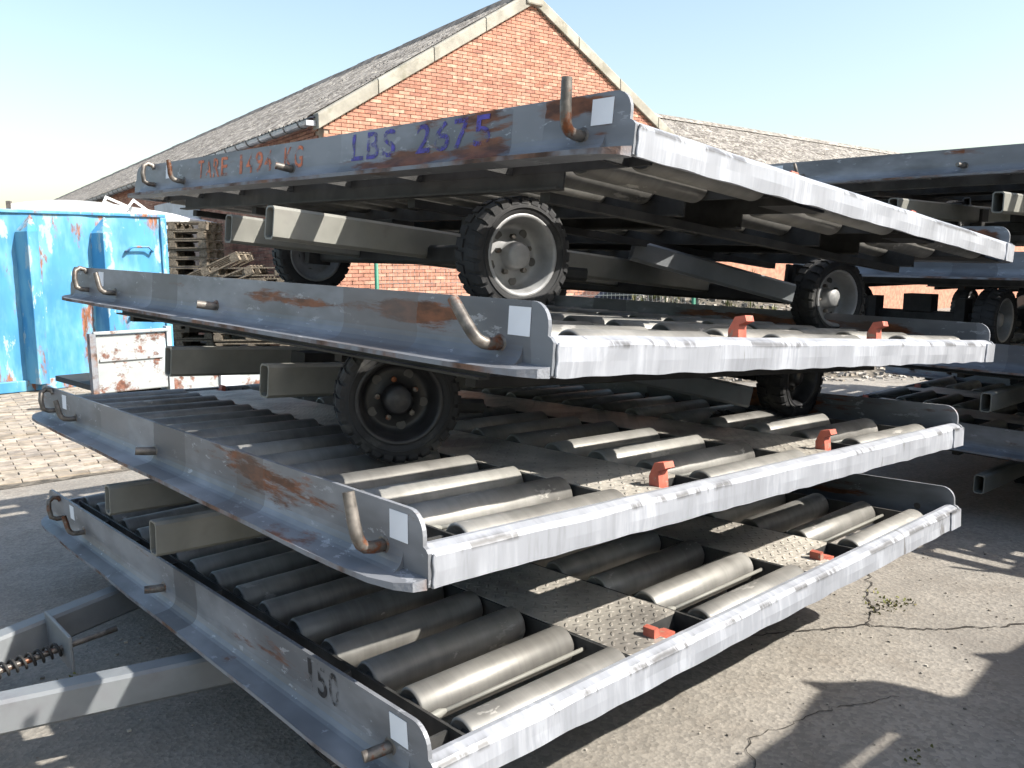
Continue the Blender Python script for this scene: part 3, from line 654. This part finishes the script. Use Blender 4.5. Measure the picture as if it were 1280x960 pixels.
# second hall further right
hall2 = empty('far_hall', (15.4, 11.4, GROUND), -R(1.0)); tag(hall2, 'lower hall to the right behind the stacks, mossy corrugated roof', 'building')
b = MB(); b.prism([(0, -.2), (9.4, -.2), (9.4, 3.6), (4.7, 5.75), (0, 3.6)], lambda y, z, t: Vector((t, y, z)), 0, 30); b.build('wall', 'brick', hall2)
def corr2():
    b = MB(); nw = int(31 / .177 * 5); 
    for (ya, za), (yb, zb) in (((4.7, 6.0), (-.4, 3.55)), ((4.7, 6.0), (9.8, 3.55))):
        for k in range(3):
            vs = []
            for i in range(nw + 1):
                x = -.3 + 31 * i / nw; h = .026 * math.cos(2 * math.pi * i / 5)
                for t, lf in ((k / 3, 0.), ((k + 1) / 3 + .012, .02)): vs.append(Vector((x, ya + (yb - ya) * t, za + (zb - za) * t + h + lf)))
            b.add(vs, [(2 * i, 2 * i + 2, 2 * i + 3, 2 * i + 1) for i in range(nw)], 0, True)
    return b.build('roof', 'fibre', hall2)
corr2()
b = MB(); b.prism([(4.45, 5.93), (4.7, 6.10), (4.95, 5.93), (4.7, 6.05)], lambda y, z, t: Vector((t, y, z)), -.3, 30.7); b.build('ridge_cap', 'fibre', hall2)

# ------------------------------------------------------------------ blue container
CR = R(3)
cont = empty('blue_container', (1.5, 10.75, GROUND), CR); tag(cont, 'blue steel skip container with flaking paint and upright ribs', 'container')
def shell():
    b = MB(); n = 44; vs = []; wv = wob(21, 8, (1, 6)); wz = wob(22, 8, (1, 7)); CW, CH = 1.76, 2.26
    for i in range(n + 1):
        for j in range(21):
            x = -3.4 + (3.4 + CW) * i / n; z = .12 + (CH - .12) * j / 20
            vs.append((x, .022 * wv(x * 1.3 + z) * wz(z * 2 - x) - .02, z))
    b.add(vs, [(i * 21 + j, (i + 1) * 21 + j, (i + 1) * 21 + j + 1, i * 21 + j + 1) for i in range(n) for j in range(20)], 0, True)
    b.box(-3.4, CW - .02, .06, 2.3, .12, CH - .01); return b.build('shell', 'blue_paint', cont)
shell()
for x in (-2.6, -1.38, -.13, .75):
    b = MB(); q = [(x + .03, .02), (x + .115, -.27), (x + .235, -.27), (x + .29, .02)]
    b.prism(q, lambda a, y, t: Vector((a, y, t)), .12, 2.0)
    b.add([(*p, 2.0) for p in q] + [(x + .24, .02, 2.25)], [(0, 1, 4), (1, 2, 4), (2, 3, 4)]); b.build('rib', 'blue_paint', cont, bevel=.008)
b = MB(); b.box(-3.42, 1.78, -.05, .05, 2.23, 2.275); b.build('top_rail', 'blue_paint', cont, bevel=.01)
b = MB(); b.box(-3.42, 1.78, -.06, .05, .02, .16); b.build('bottom_rail', 'blue_paint', cont, bevel=.01)
b = MB(); b.box(1.70, 1.785, -.05, .06, .16, 2.23); b.build('corner_post', 'blue_paint', cont, bevel=.01)
for z in (1.80, 1.33, .92):
    b = MB(); b.bar([(1.22, .0, z - .03), (1.22, -.09, z - .03), (1.28, -.11, z + .03), (1.50, -.11, z + .03), (1.56, -.09, z - .03), (1.56, .0, z - .03)], .016, 8); b.build('rung', 'blue_paint', cont)

# ------------------------------------------------------------------ white arched roof behind the container
b = MB(); av = wob(31, 6, (1, 4))
pr = [(-1.55 + 3.1 * i / 20, 2.52 + .33 * math.sin(math.pi * min(1, .30 + .7 * i / 20)) - .04) for i in range(21)]
b.prism(pr + [(1.55, .6), (-1.55, .6)], lambda x, z, t: Vector((x, t, z)), 0, 2.2); arch = b.build('white_van_body', 'white_plain', None, (3.72, 15.7, GROUND), bevel=.03); arch.rotation_euler = (0, 0, R(-40)); tag(arch, 'white rounded box roof peeping over the blue container', 'vehicle')
b = MB(); b.box(-1.60, -1.52, -.02, .04, .6, 2.80); b.build('corner_post', 'ridge_cap', arch)

# leaning window frames behind the container
for k, (px, py, an, lb) in enumerate(((3.22, 13.6, 24, 'white slatted frame leaning behind the blue container, left of two'), (3.42, 13.45, 38, 'white empty frame leaning behind the blue container, right of two'))):
    t = empty('leaning_frame', (px, py, GROUND + 1.98), R(-10)); t.scale = (.62, .62, .62); tag(t, lb, 'frame', 'leaning frames')
    Mx = Matrix.Rotation(R(an), 4, 'Y')
    b = MB()
    for x0, x1, z0, z1 in ((-.35, -.29, 0, 1.15), (.29, .35, 0, 1.15), (-.29, .29, 1.09, 1.15), (-.29, .29, 0, .06), (-.29, .29, .55, .6)): b.box(x0, x1, -.03, .03, z0, z1, M=Mx)
    b.build('frame', 'white_plain', t)
    if k == 0:
        for j in range(5): b = MB(); b.box(-.29, .29, -.01, .01, .64 + j * .085, .69 + j * .085, M=Mx); b.build('slat', 'panel_grey', t)
    else: b = MB(); b.box(-.29, .29, -.006, .006, .06, .55, M=Mx); b.build('pane', 'glass_dark', t)

# ------------------------------------------------------------------ rusty white trailer side in front of the container
tr = empty('rusty_trailer', (1.6, 8.3, GROUND), R(3)); tag(tr, 'white steel trailer side with peeling rusty paint beside the blue container', 'trailer')
b = MB(); b.box(0, .745, 0, .05, .22, .84); b.build('side_panel', 'white_rusty', tr, bevel=.012)
b = MB(); b.box(-.02, .77, -.03, .02, .845, .88); b.build('top_rail', 'white_rusty', tr, bevel=.008)
b = MB(); b.prism([(0.03, .56), (.70, .56), (.70, .585), (.03, .585)], lambda x, z, t: Vector((x, t, z)), -.02, .0); b.build('fold', 'white_rusty', tr)
b = MB(); b.box(-.06, 0, -.03, .06, .2, .86); b.build('post', 'rust_edge', tr)
b = MB(); b.box(.75, .80, -.02, .08, .15, .90); b.build('post', 'white_rusty', tr)
b = MB(); b.box(.805, 2.6, .02, .06, .1, .47); b.build('side_panel', 'white_rusty', tr, bevel=.012)
b = MB(); b.box(1.35, 1.6, -.02, .019, .12, .48); b.build('lock_plate', 'panel_grey', tr)
b = MB(); b.box(-.02, 2.6, .06, 1.4, .24, .30); b.build('load_floor', 'under', tr)
for x in (.6, 1.9):
    b = MB(); b.lathe([(-.09, .0001), (-.09, .2), (-.07, .24), (.07, .24), (.09, .2), (.09, .0001)], (x, .5, .24), (0, 1, 0), 20); b.build('wheel', 'rubber', tr)

# ------------------------------------------------------------------ pallets
def m_pallet_parts():
    P = {}
    b = MB(); b.box(-.05, .05, -.6, .6, -.011, .011); P['board'] = b.mesh('board', ['wood'])
    b = MB(); b.box(-.4, .4, -.05, .05, -.011, .011); P['cross'] = b.mesh('board', ['wood'])
    b = MB(); b.box(-.055, .055, -.07, .07, -.039, .039); P['block'] = b.mesh('block', ['wood'])
    return P
PP = m_pallet_parts()
def pallet(Mx, label, group):
    t = empty('pallet'); t.matrix_world = Mx; tag(t, label, 'pallet', group)
    for x in (-.35, -.175, 0, .175, .35): put('board', PP['board'], t, (x, 0, .133))
    for y in (-.53, 0, .53): put('board', PP['cross'], t, (0, y, .111))
    for x in (-.345, 0, .345):
        put('board', PP['board'], t, (x, 0, .011))
        for y in (-.53, 0, .53): put('block', PP['block'], t, (x, y, .061))
    return t
SA = R(-42)
ordn = ['lowest', 'second', 'third', 'fourth', 'fifth', 'sixth', 'seventh', 'eighth', 'ninth', 'tenth', 'eleventh', 'twelfth', 'thirteenth', 'fourteenth', 'topmost']
for k in range(15):
    pallet(Matrix.Translation((4.66 + r3.uniform(-.02, .02), 14.05 + r3.uniform(-.02, .02), GROUND + k * .157)) @ Matrix.Rotation(SA + R(90) + R(r3.uniform(-1.5, 1.5)), 4, 'Z'), 'wooden pallet, ' + ordn[k] + (' of' if k in (0, 14) else ' from the ground in') + ' the tall stack by the blue container', 'stacked pallets')
for k, (lx, ly, lz, tl) in enumerate(((4.72, 12.75, 1.43, 24), (4.88, 12.62, 1.24, 21), (5.03, 12.5, 1.08, 17))):
    pallet(Matrix.Translation((lx, ly, GROUND + lz)) @ Matrix.Rotation(SA, 4, 'Z') @ Matrix.Rotation(R(-tl), 4, 'Y') @ Matrix.Rotation(R(90), 4, 'Z'), ['upper', 'middle', 'lower'][k] + ' of three tilted wooden pallets leaning on the low pile', 'tilted pallets')
for k in range(9):
    pallet(Matrix.Translation((5.22 + .02 * (k % 2), 12.35, GROUND + k * .176)) @ Matrix.Rotation(SA + R(90), 4, 'Z'), 'wooden pallet, %s from the ground in the low pile before the brick wall' % ['first', 'second', 'third', 'fourth', 'fifth', 'sixth', 'seventh', 'eighth', 'ninth and topmost'][k], 'low pallet pile')

# ------------------------------------------------------------------ block paving on the left
pv = MB(); pv.box(-.12, .12, -.06, .06, -.06, .0); pvm = MB(); pvm.box(-.107, .107, -.052, .052, -.05, .006); PVM = pvm.mesh('paver', ['paver'])
bed = MB(); bed.add([(-1.2, 5.4, .004), (2.9, 5.4, .004), (3.2, 12.0, .004), (-1.2, 12.0, .004)], [(0, 1, 2, 3)]); bd = bed.build('paving_bed', 'soil', None, (0, 0, GROUND)); tag(bd, kind='structure')
cand = []
PA = R(-6)
for i in range(-4, 26):
    for j in range(-2, 70):
        x = -1.0 + i * .222 + (.11 if j % 2 else 0); y = 5.3 + j * .112
        X, Y = x * math.cos(PA) - (y - 5) * math.sin(PA) - .3, 5 + x * math.sin(PA) + (y - 5) * math.cos(PA)
        if -1.1 < X < 2.75 and 5.5 < Y < 11.8: cand.append((X, Y))
vis = sorted(cand, key=lambda p: (p[0] - .9) ** 2 + (p[1] - 6.6) ** 2); many = MB()
for k, (X, Y) in enumerate(vis):
    dz = r3.uniform(-.004, .007); a = PA + R(r3.uniform(-2.5, 2.5))
    if k < 290:
        o = put('paver', PVM, bd, (X, Y, .006 + dz)); o.rotation_euler = (R(r3.uniform(-2, 2)), R(r3.uniform(-2, 2)), a)
    else: many.box(-.107, .107, -.052, .052, -.05, .006, M=Matrix.Translation((X, Y, .006 + dz)) @ Matrix.Rotation(a, 4, 'Z'))
o = many.build('pavers', 'paver', bd); tag(o, kind='stuff')

# ------------------------------------------------------------------ gravel heap with weeds behind the stack
def heap():
    b = MB(); n = 46; vs = []; w1 = wob(41, 9, (1, 7)); w2 = wob(42, 9, (1, 7)); r = random.Random(9)
    hz = lambda x, y: max(0, (1.36 + .08 * w1(x)) * math.exp(-((x / 1.9) ** 2 + (y / 1.15) ** 2) ** 1.2) + .03 * w2(y * 2 + x))
    for i in range(n + 1):
        for j in range(n + 1):
            x = -3.4 + 6.8 * i / n; y = -2.2 + 4.4 * j / n; vs.append((x, y, hz(x, y) - .02))
    b.add(vs, [(i * (n + 1) + j, (i + 1) * (n + 1) + j, (i + 1) * (n + 1) + j + 1, i * (n + 1) + j + 1) for i in range(n) for j in range(n)], 0, True)
    s = MB()
    for _ in range(5200):
        x, y = r.uniform(-3.2, 3.2), r.uniform(-2.1, 2.1); z = hz(x, y) - .02; q = r.uniform(.012, .045)
        Mx = Matrix.Translation((x, y, z)) @ Matrix.Rotation(r.uniform(0, 6), 4, 'Z') @ Matrix.Rotation(r.uniform(0, 6), 4, 'X')
        s.box(-q, q, -q * .7, q * .7, -q * .55, q * .55, M=Mx)
    return b, s, hz
hb, hs, hz = heap(); HP = (10.0, 6.6, GROUND)
o = hb.build('gravel_heap', 'soil', None, HP); o.rotation_euler = (0, 0, R(-42)); tag(o, 'heap of grey gravel with weeds seen between the stacked decks', 'gravel', kind='stuff')
g = hs.build('stones', 'gravel', o); tag(g, kind='stuff')
def tuft(b, x, y, z, n, h, r):
    for _ in range(n):
        a = r.uniform(0, 6.3); l = h * r.uniform(.5, 1.2); wv = .006 + .01 * l; lean = r.uniform(.2, .9); d = Vector((math.cos(a), math.sin(a), 0)); s = Vector((-d.y, d.x, 0)) * wv; p = Vector((x, y, z)) + d * r.uniform(0, .06)
        m1 = p + Vector((0, 0, l * .6)) + d * l * .25 * lean; e = p + Vector((0, 0, l * .95)) + d * l * .7 * lean
        b.add([p - s, p + s, m1 + s * .8, m1 - s * .8, e], [(0, 1, 2, 3), (3, 2, 4)])
b = MB(); r = random.Random(12)
for _ in range(170):
    x, y = r.gauss(-.4, 1.2), r.gauss(-.2, .6); tuft(b, x, y, hz(x, y) - .02, 9, r.uniform(.06, .2), r)
g = b.build('weeds', 'grass', o); tag(g, kind='stuff')
# small weeds in the yard joints
b = MB(); r = random.Random(15)
for cx, cy, n, sp in ((2.70, .30, 16, .10), (-.35, 1.95, 10, .08), (1.62, -.30, 3, .03), (.62, 9.3, 10, .3), (-.42, 1.16, 8, .06), (1.3, 5.9, 14, .4)):
    for _ in range(n): tuft(b, cx + r.gauss(0, sp), cy + r.gauss(0, sp * .5), 0, 6, r.uniform(.005, .013), r)
g = b.build('yard_weeds', 'grass', None, (0, 0, GROUND + .002)); tag(g, 'short weeds growing out of the joints in the concrete', 'weeds', kind='stuff')
# gravel fines along the edges of the yard
s = MB(); r = random.Random(17)
for _ in range(1500):
    x, y = r.uniform(-1.2, 4.2), r.uniform(-.6, 2.6); q = r.choice((.0015, .002, .002, .003, .003, .005)) * r.uniform(.7, 1.3)
    s.box(-q, q, -q * .7, q * .7, -q * .3, q * .8, M=Matrix.Translation((x, y, 0)) @ Matrix.Rotation(r.uniform(0, 6), 4, 'Z'))
g = s.build('loose_grit', 'gravel', None, (0, 0, GROUND + .002)); tag(g, 'loose grit scattered over the concrete', 'grit', kind='stuff')

# ------------------------------------------------------------------ wire fence and dark vehicle behind the stack
fa, fb = Vector((5.6, 9.15, GROUND)), Vector((9.2, 6.35, GROUND)); fd = (fb - fa); fl = fd.length
fence = empty('wire_fence', fa, math.atan2(fd.y, fd.x)); tag(fence, 'green post wire fence in front of the brick gable', 'fence')
np_ = 3
for k in range(np_):
    b = MB(); b.lathe([(0, .03), (1.85, .03), (1.87, .0001)], (k * fl / (np_ - 1), 0, 0), (0, 0, 1), 12); b.build('post', 'green_paint', fence)
for k in range(9): b = MB(); b.bar([(0, .0, .1 + k * .2), (fl, .0, .1 + k * .2)], .0028, 5); b.build('wire', 'wire', fence)
for k in range(60):
    pass
b = MB()
for k in range(int(fl / .06)): b.bar([(k * .06, .006, .08), (k * .06, .006, 1.75)], .0022, 4)
o = b.build('mesh_wires', 'wire', fence); tag(o, kind='stuff')
car = empty('dark_car', (10.3, 8.55, GROUND), R(-38)); tag(car, 'dark blue car parked behind the fence, glimpsed between the decks', 'car')
pr = [(-1.9, .35), (-1.92, .75), (-1.5, .92), (-.75, 1.0), (-.2, 1.45), (.9, 1.47), (1.5, 1.05), (1.95, .95), (2.0, .4)]
b = MB(); b.prism(pr, lambda x, z, t: Vector((x, t, z)), -.8, .8); b.build('body', 'dark_paint', car, bevel=.05)
b = MB(); b.prism([(-.62, 1.02), (-.18, 1.38), (.32, 1.40), (.32, 1.02)], lambda x, z, t: Vector((x, t, z)), -.815, .815); b.build('window', 'glass_dark', car)
b = MB(); b.prism([(.40, 1.02), (.40, 1.40), (.86, 1.41), (1.32, 1.05)], lambda x, z, t: Vector((x, t, z)), -.815, .815); b.build('window', 'glass_dark', car)
for x in (-1.2, 1.25):
    for y in (-.72, .72): b = MB(); b.lathe([(-.1, .0001), (-.1, .27), (-.08, .32), (.08, .32), (.1, .27), (.1, .0001)], (x, y, .32), (0, 1, 0), 22); b.build('wheel', 'rubber', car)
for y in (-.55, .55): b = MB(); b.box(-1.97, -1.9, y - .14, y + .14, .62, .76); b.build('headlight', 'white_plain', car)
